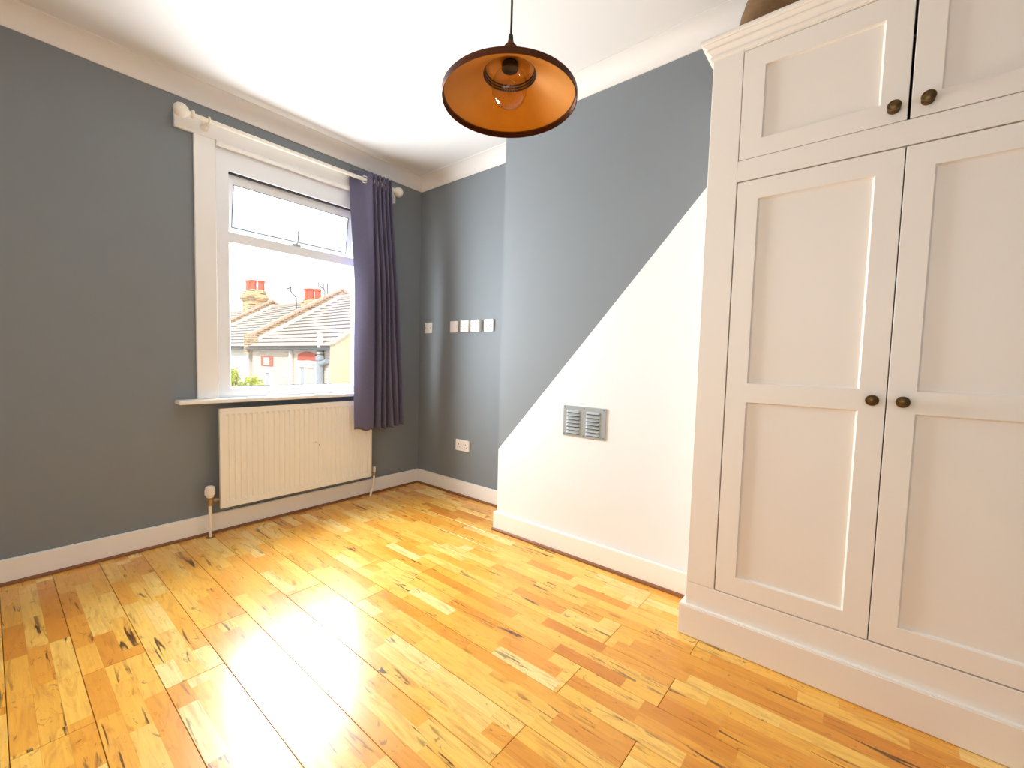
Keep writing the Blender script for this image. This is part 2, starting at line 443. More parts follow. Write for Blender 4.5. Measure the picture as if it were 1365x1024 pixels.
# upvc frame (four members mitred in one mesh)
b = MB()
b.box(FX0, -1.455, -.004, .068, .812, 2.285); b.box(-.612, FX1, -.004, .068, .812, 2.285)
b.box(-1.455, -.612, -.004, .068, .812, .866); b.box(-1.455, -.612, -.004, .068, 2.157, 2.285)
b.build('frame', M_UPVC, win)
b = MB().box(-1.455, -.612, -.002, .066, 1.742, 1.806); b.bevel(.004); b.build('transom', M_UPVC, win)
def beads(name, x0, x1, z0, z1, y0, y1, w, parent, m=M_UPVC):
    b = MB()
    o = [(x0, z0), (x1, z0), (x1, z1), (x0, z1)]; i = [(x0+w, z0+w), (x1-w, z0+w), (x1-w, z1-w), (x0+w, z1-w)]
    ov = [b.bm.verts.new((p[0], y0, p[1])) for p in o]; iv = [b.bm.verts.new((p[0], y1, p[1])) for p in i]
    ob = [b.bm.verts.new((p[0], y1+.004, p[1])) for p in o]; ib = [b.bm.verts.new((p[0], y1+.004, p[1])) for p in i]
    for k in range(4):
        j = (k+1) % 4
        b.bm.faces.new((ov[k], ov[j], iv[j], iv[k])); b.bm.faces.new((ob[j], ob[k], ib[k], ib[j]))
        b.bm.faces.new((iv[k], iv[j], ib[j], ib[k])); b.bm.faces.new((ov[j], ov[k], ob[k], ob[j]))
    return b.build(name, m, parent)
beads('glazing_bead', -1.4555, -.6115, .8655, 1.7425, .004, .022, .010, win)
box('gasket', M_DARK, win, (-1.444, -.623, .0255, .027, .876, .880))
box('pane', M_GLASS, win, (-1.45, -.617, .030, .034, .870, 1.740))
# top-hung vent sash, pushed open a little at the bottom
sash = MB(); TH = math.radians(9)
sx0, sx1, sz1, sh, sw = -1.468, -.600, 2.15, .355, .052
def sp(x, d, z):          # sash-local: d out of the wall, z down from the hinge
    c, s_ = math.cos(TH), math.sin(TH)
    return Vector((x, .030+d*c+z*s_, sz1-z*c+d*s_))
def sbox(b, x0, x1, d0, d1, z0, z1):
    v = [b.bm.verts.new(sp(*p)) for p in ((x0,d0,z0),(x1,d0,z0),(x1,d1,z0),(x0,d1,z0),(x0,d0,z1),(x1,d0,z1),(x1,d1,z1),(x0,d1,z1))]
    for q in ((0,3,2,1),(4,5,6,7),(0,1,5,4),(1,2,6,5),(2,3,7,6),(3,0,4,7)): b.bm.faces.new([v[i] for i in q])
sbox(sash, sx0, sx0+sw, 0, .05, 0, sh); sbox(sash, sx1-sw, sx1, 0, .05, 0, sh)
sbox(sash, sx0+sw, sx1-sw, 0, .05, 0, sw); sbox(sash, sx0+sw, sx1-sw, 0, .05, sh-sw, sh)
so = sash.build('sash', M_UPVC, win)
g = MB(); sbox(g, sx0+sw, sx1-sw, .022, .026, sw, sh-sw); g.build('pane', M_GLASS, so)
g = MB()
for (a0, a1, c0, c1) in ((sx0+sw, sx0+sw+.004, sw, sh-sw), (sx1-sw-.004, sx1-sw, sw, sh-sw), (sx0+sw, sx1-sw, sw, sw+.004), (sx0+sw, sx1-sw, sh-sw-.004, sh-sw)):
    sbox(g, a0, a1, -.001, .003, c0, c1)
g.build('gasket', M_DARK, so)
box('head_gasket', M_DARK, win, (-1.452, -.615, .006, .028, 2.149, 2.156))
b = MB().tube([(-1.045, .012, 1.812), (-1.035, .02, 1.86), (-1.020, .048, 1.915)], .0065, 8); b.box(-1.075, -1.025, 0, .02, 1.806, 1.818)
b.build('casement_stay', M_GRILLE, win, smooth=40)  # white plastic stay; the grey paints in its backlit shade

# ------------------------------------------------------------------ curtain pole and curtain
PY, PZ = -.10, 2.360
pole = tag(empty('curtain_pole', (-1.03, PY, PZ)), 'cream white wooden curtain pole with ball ends above the window', 'curtain pole')
MB().tube([(-1.645, PY, PZ-.004), (-.372, PY, PZ)], .0125, 16).build('rod', M_POLE, pole, smooth=40)
for x, sg in ((-1.645, -1), (-.372, 1)):
    MB().lathe([(.0127, 0), (.020, .002), (.022, .008), (.020, .014), (.012, .018), (.012, .024), (.024, .032), (.034, .045), (.0375, .060), (.034, .077), (.022, .090), (.006, .096)] if sg > 0 else
               [(.006, -.096), (.022, -.090), (.034, -.077), (.0375, -.060), (.034, -.045), (.024, -.032), (.012, -.024), (.012, -.018), (.020, -.014), (.022, -.008), (.020, -.002), (.0127, 0)],
               (x, PY, PZ), 'X', 24).build('finial', M_POLE, pole, smooth=40)
for x in (-1.578, -.385):
    k = MB().lathe([(.022, -.020), (.022, -.028), (.014, -.034), (.012, -.075), (.012, PY+.014)], (x, 0, PZ-.012), 'Y', 16)
    k.torus((x, PY, PZ), .0165, .0045, 'X', 20, 8)
    k.build('bracket', M_POLE, pole, smooth=40)

def catmull(P, t):
    n = len(P)-1; x = t*n; i = min(int(x), n-1); q = x-i
    p0, p1, p2, p3 = P[max(i-1, 0)], P[i], P[i+1], P[min(i+2, n)]
    return [0.5*((2*b_)+(-a+c)*q+(2*a-5*b_+4*c-d)*q*q+(-a+3*b_-3*c+d)*q**3) for a, b_, c, d in zip(p0, p1, p2, p3)]
top = [(-.700, -.050), (-.655, -.072), (-.605, -.100), (-.565, -.138)]
x = -.553
for k in range(10):
    top.append((x, -.058 if k % 2 == 0 else -.145)); x += .0165
bot = [(-.712, -.140), (-.668, -.172), (-.620, -.196), (-.575, -.188)]
xs = [-.548, -.520, -.490, -.466, -.436, -.410, -.382, -.356, -.330, -.304]
for k in range(10):
    bot.append((xs[k], (-.118 if k % 2 == 0 else -.192)+rnd.uniform(-.008, .008)))
ZT, ZB = 2.412, .552
def curt(u_, v_):
    a = catmull(top, u_); c = catmull(bot, u_)
    e = v_**1.25; e2 = min(1, v_*1.9); e2 = e2*e2*(3-2*e2)
    x_ = a[0]*(1-e)+c[0]*e
    y_ = a[1]*(1-e2)+c[1]*e2
    x_ += .006*math.sin(v_*7+u_*9)*v_; y_ += .006*math.sin(v_*5+u_*17)*v_
    z_ = ZT+(ZB-ZT)*v_ - .016*math.sin(u_*PI)*v_ + .006*math.sin(u_*40)*v_
    return Vector((x_, y_, z_))
cu = MB(); NU, NV = 168, 60
cu.sheet(curt, NU, NV)
cur = cu.build('curtain', M_CURT, None, smooth=80)
sol = cur.modifiers.new('cloth_thickness', 'SOLIDIFY'); sol.thickness = .003; sol.offset = 0
tag(cur, 'dusky violet eyelet curtain gathered at the side of the window', 'curtain')
for k in range(9):                                  # one eyelet wherever the cloth crosses the pole
    uu = [i/2000 for i in range(2001)]
    cr_ = []
    for a, c in zip(uu, uu[1:]):
        ya, yc = curt(a, .027)[1]-PY, curt(c, .027)[1]-PY
        if ya*yc <= 0: cr_.append((a+c)/2)
    if k >= len(cr_): break
    p = curt(cr_[k], .027); q = curt(cr_[k]+.002, .027)
    d = (q-p); d.z = 0; d.normalize()
    b = MB().torus((0, 0, 0), .0235, .005, 'Y', 24, 8)
    o = b.build('eyelet', M_CHROME, cur, smooth=60)
    o.location = (p.x, PY, PZ); o.rotation_euler = (0, 0, math.atan2(d.y, d.x))

# ------------------------------------------------------------------ radiator
RX0, RX1, RZ0, RZ1, RY = -1.545, -.530, .169, .753, -.098
rad = tag(empty('radiator', (-1.04, -.06, 0)), 'cream white panel radiator with vertical ribs under the window sill', 'radiator')
prof = [(RX0+.004, RY)]; n = 30; pit = (RX1-RX0-.05)/n
b = MB(); bm = b.bm
xs_ = [RX0]; ds = [0.0]
x = RX0+.025
for k in range(n):
    for dx, dd in ((.18, 0), (.30, -.010), (.62, -.010), (.74, 0)): xs_.append(x+pit*dx); ds.append(dd)
    x += pit
xs_.append(RX1); ds.append(0)
zl = [RZ0, RZ0+.030, RZ0+.045, RZ1-.045, RZ1-.030, RZ1]; zf = [0, 0, 1, 1, 0, 0]
G = [[bm.verts.new((xx, RY-dd*0+(-dd)*w_*1.0, zz)) for zz, w_ in zip(zl, zf)] for xx, dd in zip(xs_, ds)]
for i in range(len(G)-1):
    for j in range(len(zl)-1): bm.faces.new((G[i][j], G[i+1][j], G[i+1][j+1], G[i][j+1]))
b.build('front_panel', M_RAD, rad, smooth=25)
box('panel_body', M_RAD, rad, (RX0, RX1, RY+.008, RY+.019, RZ0, RZ1), 0)
b = MB()
b.box(RX0, RX0+.010, RY-.001, RY+.010, RZ0, RZ1); b.box(RX1-.010, RX1, RY-.001, RY+.010, RZ0, RZ1)
b.box(RX0, RX1, RY-.001, RY+.010, RZ1-.003, RZ1+.004); b.box(RX0, RX1, RY-.001, RY+.010, RZ0-.004, RZ0+.003)
b.build('panel_edge', M_RAD, rad)
for x in (RX0+.16, RX1-.16): box('wall_bracket', M_RAD, rad, (x-.02, x+.02, RY+.020, -.0005, RZ0+.12, RZ1-.10))
# thermostatic valve on the left
VX, VY = -1.592, -.074
MB().tube([(VX, VY, .0005), (VX, VY, .195)], .009, 12).build('supply_pipe', M_POLE, rad, smooth=40)
v = MB().lathe([(.012, .190), (.012, .205), (.016, .208), (.016, .226), (.011, .228), (.011, .240)], (VX, VY, 0), 'Z', 16)
v.tube([(VX, VY, .216), (RX0-.002, VY, .216)], [.009, .009], 10); v.lathe([(.014, .018), (.014, .032)], (VX, VY, .216), 'X', 6)
v.build('valve_body', M_BRASS, rad, smooth=40)
v = MB().lathe([(.016, .238), (.019, .242), (.019, .250), (.024, .254), (.025, .285), (.022, .300), (.014, .306)], (VX, VY, 0), 'Z', 18)
v.build('thermostatic_head', M_PLASTIC, rad, smooth=35)
b = MB()
for k in range(12):
    t = 2*PI*k/12; b.box(VX+.0245*math.cos(t)-.002, VX+.0245*math.cos(t)+.002, VY+.0245*math.sin(t)-.002, VY+.0245*math.sin(t)+.002, .256, .284)
b.build('grip_rib', M_PLASTIC, rad)
MB().lathe([(.022, -.0), (.022, .004)], (VX, VY, .0005), 'Z', 18).build('pipe_collar', M_BEAD, rad, smooth=40)
# lockshield valve on the right
VX2 = -.492
MB().tube([(VX2-.022, VY+.012, .0005), (VX2-.018, VY+.010, .03), (VX2-.004, VY+.003, .065), (VX2, VY, .10), (VX2, VY, .165)], .008, 12).build('supply_pipe', M_POLE, rad, smooth=40)
v = MB().lathe([(.010, .160), (.010, .176), (.012, .178), (.012, .190)], (VX2, VY, 0), 'Z', 14); v.tube([(RX1+.002, VY, .178), (VX2, VY, .178)], .008, 10)
v.build('valve_body', M_BRASS, rad, smooth=40)
MB().lathe([(.010, .188), (.0125, .190), (.0125, .226), (.009, .229)], (VX2, VY, 0), 'Z', 16).build('lockshield_cap', M_PLASTIC, rad, smooth=40)
for (dx, dzz) in ((.575, .34), (.600, .318)): MB().lathe([(.003, RY-.0012), (.003, RY+.004)], (RX0+dx, 0, RZ0+dzz-.02), 'Y', 8).build('paint_chip', M_DARK, rad)

# ------------------------------------------------------------------ wall plates in the alcove
def plate(y, label, deep, face):
    o = empty('wall_plate', (-.002, y, 1.337)); tag(o, label, 'wall plate', 'row of square wall plates in the alcove')
    h = .0445
    b = MB().box(-deep, -.0004, y-h, y+h, 1.337-h, 1.337+h); b.bevel(.003, 2); b.build('plate', M_PLASTIC, o)
    for sy in (-.031, .031):
        MB().lathe([(.0042, -deep-.0012), (.0042, -deep+.002)], (0, y+sy, 1.337), 'X', 12).build('screw', M_CHROME if face != 'blank' else M_PLASTIC, o)
    xs = -deep
    if face == 'switch':
        b = MB().box(xs-.004, xs+.001, y-.011, y+.011, 1.337-.012, 1.337+.012); b.bevel(.002); b.build('rocker', M_PLASTIC, o)
    elif face == 'blank':
        b = MB().box(xs-.0012, xs+.001, y-.036, y+.036, 1.337-.038, 1.337-.036); b.build('ridge', M_PLASTIC, o)
    elif face == 'phone':
        b = MB().box(xs-.0015, xs+.001, y-.012, y+.012, 1.337-.016, 1.337-.002); b.build('phone_jack', M_PLASTIC, o)
        box('jack_slot', M_DARK, o, (xs-.0022, xs, y-.006, y+.006, 1.337-.012, 1.337-.008))
    elif face == 'round':
        MB().lathe([(.010, xs-.003), (.012, xs+.001)], (0, y, 1.337), 'X', 20).build('centre_boss', M_PLASTIC, o, smooth=40)
    elif face == 'aerial':
        k = MB().lathe([(.009, xs-.004), (.009, xs+.001)], (0, y, 1.337), 'X', 18); k.build('aerial_socket', M_PLASTIC, o, smooth=40)
        MB().lathe([(.0055, xs-.0052), (.0055, xs)], (0, y, 1.337), 'X', 14).build('socket_hole', M_DARK, o)
    return o
plate(-.120, 'white square wall plate standing alone beside the corner and curtain', .010, 'phone')
plate(-.4326, 'white square wall plate, first of the four close together, nearest the corner', .012, 'blank')
plate(-.559, 'white square wall plate, second of the four close together from the corner', .022, 'switch')
plate(-.679, 'white square wall plate, third of the four, standing proud with dark side', .030, 'round')
plate(-.805, 'white square wall plate with a black central hole, beside the chimney breast', .016, 'aerial')
sy, sz = -.553, .4015
so_ = tag(empty('double_socket', (-.002, sy, sz)), 'white double power socket low on the grey alcove wall above the skirting', 'power socket')
b = MB().box(-.013, -.0004, sy-.0755, sy+.0755, sz-.044, sz+.044); b.bevel(.004, 2); b.build('plate', M_PLASTIC, so_)
for s_ in (-.036, .036):
    for (dy, dz_, w, h) in ((0, .010, .0025, .005), (-.011, -.013, .004, .0022), (.011, -.013, .004, .0022)):
        box('pin_hole', M_DARK, so_, (-.0136, -.012, sy+s_+dy-w, sy+s_+dy+w, sz+dz_-h, sz+dz_+h))
    b = MB().box(-.017, -.012, sy+s_*.42-.006, sy+s_*.42+.006, sz+.014, sz+.034); b.bevel(.002); b.build('rocker', M_PLASTIC, so_)

# ------------------------------------------------------------------ air vent on the white chimney breast
vy0, vy1, vz0, vz1 = -1.936, -1.677, .673, .842
av = tag(empty('air_vent', (BX, (vy0+vy1)/2, vz0)), 'grey metal louvred air vent on the white part of the chimney breast', 'air vent')
b = MB().box(BX-.006, BX-.0004, vy0, vy1, vz0, vz1); b.bevel(.0015); b.build('plate', M_GRILLE, av)
lm = None
for c0 in (-1.742, -1.862):
    for k in range(7):
        z_ = vz1-.030-k*.0193
        if lm is None:
            b = MB(); hw = .042
            P = [(0, 0, .0075), (-.0105, 0, -.004), (-.0105, 0, -.0058), (0, 0, -.0058)]
            secs = []
            for (yy, sc) in ((-hw, .15), (-hw+.006, .8), (-hw+.012, 1), (hw-.012, 1), (hw-.006, .8), (hw, .15)):
                secs.append([b.bm.verts.new((p_[0]*sc, yy, p_[2]*(.6+.4*sc))) for p_ in P])
            for i in range(len(secs)-1):
                for j in range(4): b.bm.faces.new((secs[i][j], secs[i+1][j], secs[i+1][(j+1) % 4], secs[i][(j+1) % 4]))
            b.bm.faces.new(secs[0][::-1]); b.bm.faces.new(secs[-1])
            o = b.build('louvre', M_GRILLE, av, smooth=25); lm = o.data
        else: o = link('louvre', lm, av)
        o.location = (BX-.0058, c0, z_)
for c0 in (-1.742, -1.862):
    b = MB()
    for k in range(7):
        z_ = vz1-.030-k*.0193-.0078; b.box(BX-.0066, BX-.005, c0-.038, c0+.038, z_-.0022, z_+.0016)
    b.build('slot', M_DARK, av)
for (yy, zz) in ((vy0+.012, vz0+.012), (vy0+.012, vz1-.010), ((vy0+vy1)/2, vz0+.010), ((vy0+vy1)/2, vz1-.010), (vy1-.010, vz1-.010), (vy1-.010, vz0+.012)):
    MB().lathe([(.0042, BX-.0085), (.0042, BX-.005)], (0, yy, zz), 'X', 10).build('screw', M_GUTTER, av)

# ------------------------------------------------------------------ wardrobe
FX = -.620                                   # front face
WY0, WY1 = -2.4526, -3.570                    # left and right ends
DL, DM, DR = -2.5549, -3.0110, -3.4671        # door edges
wd = tag(empty('wardrobe', (FX, -3.01, 0)), 'cream white built-in wardrobe with panelled doors and overhead cupboards', 'wardrobe')
ZTOP = 2.235
box('side_panel', M_WARD, wd, (FX+.024, BX-.0205, WY0-.020, WY0-.0005, .10, ZTOP), 0)
box('side_panel', M_WARD, wd, (FX+.024, -.03, WY1+.0005, WY1+.020, .0005, ZTOP), 0)
box('back_panel', M_WARD_IN, wd, (BX-.0200, BX-.012, WY1+.022, WY0-.022, .10, ZTOP-.03))
box('top_panel', M_WARD, wd, (FX+.024, BX-.0205, WY1+.022, WY0-.022, ZTOP-.02, ZTOP))
box('shelf', M_WARD_IN, wd, (FX+.032, BX-.0215, WY1+.022, WY0-.022, 1.775, 1.800))
def fr(name, y0, y1, z0, z1, d=.024, bev=.0015):
    b = MB().box(FX, FX+d, y0, y1, z0, z1); b.bevel(bev); return b.build(name, M_WARD, wd)
fr('stile', DL, WY0, .2137, 2.236); fr('stile', WY1, DR, .2137, 2.236)
fr('rail', DR, DL, 1.7529, 1.8272); fr('rail', DR, DL, 2.2124, 2.236)
b = MB().box(FX, FX+.024, WY1, WY0, .118, .2125); b.bevel(.0015); b.build('bottom_rail', M_WARD, wd)
b = MB().box(FX-.020, BX-.0205, WY1, WY0+.020, .0005, .1235)
b.bevel(.004, 2); b.build('plinth', M_WARD, wd)
# cornice
cp = [(0, 2.218), (-.004, 2.218), (-.008, 2.222), (-.009, 2.229), (-.006, 2.233), (-.008, 2.239), (-.015, 2.246), (-.020, 2.249), (-.020, 2.254), (-.017, 2.257), (-.024, 2.262), (-.032, 2.266), (-.032, 2.270), (-.038, 2.271), (-.040, 2.277), (-.038, 2.284), (.0, 2.284)]
b = MB(); A = [b.bm.verts.new((FX+px_, WY0-px_, pz_)) for px_, pz_ in cp]; B = [b.bm.verts.new((FX+px_, WY1, pz_)) for px_, pz_ in cp]
C_ = [b.bm.verts.new((BX-.1015, WY0-px_, pz_)) for px_, pz_ in cp]
n = len(cp)
for i in range(n-1):
    b.bm.faces.new((A[i], A[i+1], B[i+1], B[i])); b.bm.faces.new((A[i+1], A[i], C_[i], C_[i+1]))
b.bm.faces.new(B); b.bm.faces.new(C_)
back = [b.bm.verts.new((FX+.02, WY0-.02, 2.284)), b.bm.verts.new((FX+.02, WY1, 2.284)), b.bm.verts.new((BX-.1015, WY0-.02, 2.284))]
b.build('cornice', M_WARD, wd, smooth=28)

def door(name, y0, y1, z0, z1, panels, gl, gr, gt, gb):
    """y0 > y1; panels: list of (ya, yb, za, zb) recesses"""
    th, rec, sl = .022, .011, .004
    y0 -= gl; y1 += gr; z1 -= gt; z0 += gb
    ys = sorted({y0, y1, panels[0][0], panels[0][1]}); zs = sorted({z0, z1} | {p[2] for p in panels} | {p[3] for p in panels})
    b = MB(); x0 = FX+.0005
    cells = []
    for i in range(len(ys)-1):
        for j in range(len(zs)-1):
            cy_, cz_ = (ys[i]+ys[i+1])/2, (zs[j]+zs[j+1])/2
            if any(p[1] < cy_ < p[0] and p[2] < cz_ < p[3] for p in panels): continue
            v_ = [b.bm.verts.new((x0, yy, zz)) for yy, zz in ((ys[i], zs[j]), (ys[i+1], zs[j]), (ys[i+1], zs[j+1]), (ys[i], zs[j+1]))]
            b.bm.faces.new(v_)
    bmesh.ops.remove_doubles(b.bm, verts=b.bm.verts, dist=1e-5)
    ret = bmesh.ops.extrude_face_region(b.bm, geom=list(b.bm.faces))
    for v_ in [q for q in ret['geom'] if isinstance(q, bmesh.types.BMVert)]: v_.co.x += th
    b.bevel(.0012)
    d = b.build(name, M_WARD, wd)
    for (ya, yb, za, zb) in panels:
        k = MB()
        o = [(ya-.0002, za+.0002), (yb+.0002, za+.0002), (yb+.0002, zb-.0002), (ya-.0002, zb-.0002)]
        i_ = [(ya-sl, za+sl), (yb+sl, za+sl), (yb+sl, zb-sl), (ya-sl, zb-sl)]
        ov = [k.bm.verts.new((x0+rec-.004, q[0], q[1])) for q in o]; iv = [k.bm.verts.new((x0+rec, q[0], q[1])) for q in i_]
        k.bm.faces.new(iv)
        bk = [k.bm.verts.new((x0+rec+.006, q[0], q[1])) for q in o]; k.bm.faces.new(bk[::-1])
        for m_ in range(4):
            j = (m_+1) % 4
            k.bm.faces.new((ov[m_], ov[j], iv[j], iv[m_])); k.bm.faces.new((ov[j], ov[m_], bk[m_], bk[j]))
        k.build('door_panel', M_WARD, d)
    return d
def knob(d, y, z):
    k = MB().lathe([(.0155, 0), (.0155, -.002), (.011, -.004), (.0075, -.007), (.0070, -.014), (.0100, -.018), (.0160, -.021), (.0172, -.0245), (.0160, -.0275), (.0135, -.0285), (.0125, -.0275), (.0070, -.0300), (.0015, -.0310)],
                   (FX+.0002, y, z), 'X', 24)
    k.build('knob', M_KNOB, d, smooth=35)
pa = (-2.6269, -2.9434); pb = (-3.0786, -3.3951)
dl = door('wardrobe_door', DL, DM, .2137, 1.7529, [pa+(.2858, .9495), pa+(1.0189, 1.6807)], .0035, .0012, .004, .002)
dr = door('wardrobe_door', DM, DR, .2137, 1.7529, [pb+(.2858, .9495), pb+(1.0189, 1.6807)], .0015, .003, .004, .003)
ul = door('cupboard_door', DL, DM, 1.8272, 2.2124, [pa+(1.8918, 2.1418)], .0018, .0035, .002, .0018)
ur = door('cupboard_door', DM, DR, 1.8272, 2.2124, [pb+(1.8918, 2.1418)], .0035, .002, .002, .0025)
knob(ul, -2.976, 1.869); knob(ur, -3.050, 1.871); knob(dl, -2.977, .986); knob(dr, -3.048, .986)

# brown ribbed basket on top of the wardrobe
bk = MB(); prof = []
H0 = ZTOP+.001
for i in range(15):
    t = i/14; z_ = H0+.27*t; rr_ = .148*(1-.38*t**2.2); prof.append((rr_+(.003 if i % 2 else 0), z_))
bk.lathe(prof, (-.4655, -2.634, 0), 'Z', 40)
bko = bk.build('basket', M_BASKET, None, smooth=50)
tag(bko, 'brown woven basket on top of the wardrobe behind its cornice', 'basket')

# ------------------------------------------------------------------ pendant lamp
LC = Vector((-1.3774, -2.0914, 1.853)); RR = .20
pl = tag(empty('pendant_lamp', LC), 'copper saucer pendant lamp with golden inside and clear bulb hanging from the ceiling', 'pendant lamp')
tilt = Matrix.Translation(LC) @ Matrix.Rotation(math.radians(-1.4), 4, Vector((math.cos(yaw), -math.sin(yaw), 0)))
def lp(b, name, m, smooth=40, parent=pl):
    b.bm.transform(tilt); return b.build(name, m, parent, smooth=smooth, recalc=True)
b = MB().lathe([(RR, 0), (RR+.002, .001), (RR+.002, .017), (RR-.004, .021), (.090, .076), (.082, .081), (.075, .098), (.056, .111), (.030, .117), (.022, .118)], seg=72, cap=False)
shade = lp(b, 'shade', M_COPPER)
b = MB().lathe([(RR-.001, .0005), (RR-.0015, .016), (RR-.006, .0185)], seg=72, cap=False); lp(b, 'rim', M_COPPER, parent=shade)
b = MB().lathe([(RR-.0055, .0182), (.092, .0728), (.080, .0790), (.0735, .096), (.055, .1085), (.022, .114)], seg=72, cap=False)
lp(b, 'inner_lining', M_GOLD, parent=shade)
for k in range(3):
    z_ = .0800+.0068*k; r_ = .0795-.0022*k
    b = MB().lathe([(r_, z_), (r_-.0022, z_+.0008), (r_-.0032, z_+.0036), (r_-.0008, z_+.0042)], seg=48, cap=False)
    lp(b, 'vent_slot', M_BLACK, parent=shade)
b = MB().lathe([(.022, .117), (.0235, .120), (.0235, .150), (.020, .154), (.020, .160), (.013, .164), (.009, .176), (.004, .177)], seg=28); lp(b, 'cap', M_COPPER)
b = MB().lathe([(.007, .175), (.008, .177), (.007, .195), (.003, .198)], seg=14); lp(b, 'cord_grip', M_BLACK)
b = MB().lathe([(.022, .094), (.025, .096), (.025, .110), (.019, .114)], seg=24); lp(b, 'lamp_holder', M_BLACK)
BZ = .042
bp = [(.0135, .058), (.0160, .056), (.024, .051), (.036, .043), (.046, .031), (.0515, .016), (.0530, -.001), (.0510, -.018), (.0450, -.033), (.0350, -.0445), (.0220, -.0520), (.0080, -.0552), (.0005, -.0556)]
b = MB().lathe([(q[0], q[1]+BZ) for q in bp], seg=40, cap=False); bulb = lp(b, 'bulb', M_BULB, 60)
b = MB().tube([(0, 0, .100), (0, 0, BZ+.020)], .0035, 10)
lp(b, 'glass_stem', M_BULB, parent=bulb)
b = MB()
for k in range(6):
    t = 2*PI*k/6; c_, s_ = math.cos(t), math.sin(t)
    b.tube([(.003*c_, .003*s_, BZ+.024), (.018*c_, .018*s_, BZ+.014), (.011*c_, .011*s_, BZ-.028)], .0006, 5)
b.tube([(0, 0, BZ+.02), (0, 0, BZ-.028)], .0010, 6)
lp(b, 'filament', M_FIL, parent=bulb)
topp = tilt @ Vector((0, 0, .192))
MB().tube([topp, topp.lerp(Vector((LC.x, LC.y, 2.53)), .08)+Vector((.0015, .0, 0)), (LC.x-.004, LC.y-.004, 2.535)], .0034, 8).build('cord', M_BLACK, pl, smooth=60)
MB().lathe([(.045, ZC-.0005), (.045, ZC-.012), (.030, ZC-.028), (.008, ZC-.034)], (LC.x-.004, LC.y-.004, 0), 'Z', 28).build('ceiling_rose', M_PLASTIC, pl, smooth=40)

# ------------------------------------------------------------------ outside: rear of a terrace across the gardens
struct(box('ground', M_GROUND, None, (-40, 60, .6, 80, -3.9, -3.6)))
XF = 3.2; TP = math.tan(math.radians(31)); XE, ZE = 3.06, 1.305
XR = 6.35; ZR = ZE+(XR-XE)*TP
def roofz(x): return ZE+(x-XE)*TP
course_n = 15
def roof(house, y0, y1):
    """overlapping tile courses up the slope and a plain far slope"""
    L_ = (XR-XE)/course_n
    for k in range(course_n):
        xa = XE+L_*k; xb = xa+L_*1.12; za, zb = roofz(xa), roofz(xb)
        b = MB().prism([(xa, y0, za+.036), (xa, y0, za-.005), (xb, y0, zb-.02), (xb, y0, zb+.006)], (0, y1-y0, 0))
        b.bm.faces.ensure_lookup_table(); b.bm.faces[2].material_index = 1  # riser coloured dark to paint the shadow line under each tile lip
        b.build('tile_course', [M_TILE, M_TILESHADE_FELT], house)
    b = MB().prism([(XR-.03, y0, ZR+.02), (XR-.03, y0, ZR-.12), (XR+3.2, y0, ZR-.12-3.2*TP), (XR+3.2, y0, ZR-3.2*TP)], (0, y1-y0, 0)); b.build('far_slope', M_TILE, house)
    b = MB().prism([(XE+.05, y0, roofz(XE+.05)-.03), (XR, y0, ZR-.06), (XR, y0, ZR-.10), (XE+.05, y0, roofz(XE+.05)-.08)], (0, y1-y0, 0)); b.build('roof_felt', M_TILESHADE_FELT, house)
    b = MB().tube([(XR, y0, ZR+.02), (XR, y1, ZR+.02)], .09, 10); b.build('ridge_tile', M_TILE, house)
    b = MB().prism([(XE-.09, y0, ZE-.02), (XE-.08, y0, ZE-.065), (XE-.03, y0, ZE-.085), (XE+.03, y0, ZE-.065), (XE+.04, y0, ZE-.02)], (0, y1-y0, 0)); b.build('gutter', M_GUTTER, house)
def parapet(house, y, x1=XR):
    t = .26; h = .30
    x0 = XE+.12
    def pz(x, o): return roofz(x)+o
    b = MB().prism([(x0, y, pz(x0, -.10)), (x1, y, pz(x1, -.1)), (x1, y, pz(x1, h)), (x0, y, pz(x0, h))], (0, t, 0))
    b.prism([(x1, y, pz(x1, -.1)), (x1+1.2, y, pz(x1, -.1)-1.2*TP), (x1+1.2, y, pz(x1, h)-1.2*TP), (x1, y, pz(x1, h))], (0, t, 0))
    b.build('parapet_wall', M_PBRICK, house)
    n_ = 9; dx = (x1-x0)/n_
    for k in range(n_):
        xa = x0+dx*k-.05*(k == 0); xb = x0+dx*(k+1)-.02
        b = MB().prism([(xa, y-.05, pz(xa, h)), (xb, y-.05, pz(xb, h)), (xb, y-.05, pz(xb, h+.07)), (xa, y-.05, pz(xa, h+.09))], (0, t+.1, 0))
        b.build('coping_stone', M_COPING, house)
    b = MB().prism([(x1, y-.05, pz(x1, h)), (x1+1.2, y-.05, pz(x1, h)-1.2*TP), (x1+1.2, y-.05, pz(x1, h+.08)-1.2*TP), (x1, y-.05, pz(x1, h+.08))], (0, t+.1, 0)); b.build('coping_stone', M_COPING, house)
    b = MB().prism([(x0-.02, y-.03, pz(x0-.02, .02)), (x1-.02, y-.03, pz(x1-.02, .02)), (x1-.02, y-.03, pz(x1-.02, .145)), (x0-.02, y-.03, pz(x0-.02, .145))], (0, .028, 0)); b.build('flashing', M_FLASH, house)
    b = MB().box(XE-.02, XE+.30, y-.04, y+t, ZE-.20, ZE+.42); b.build('corbel_pier', M_PBRICK, house)

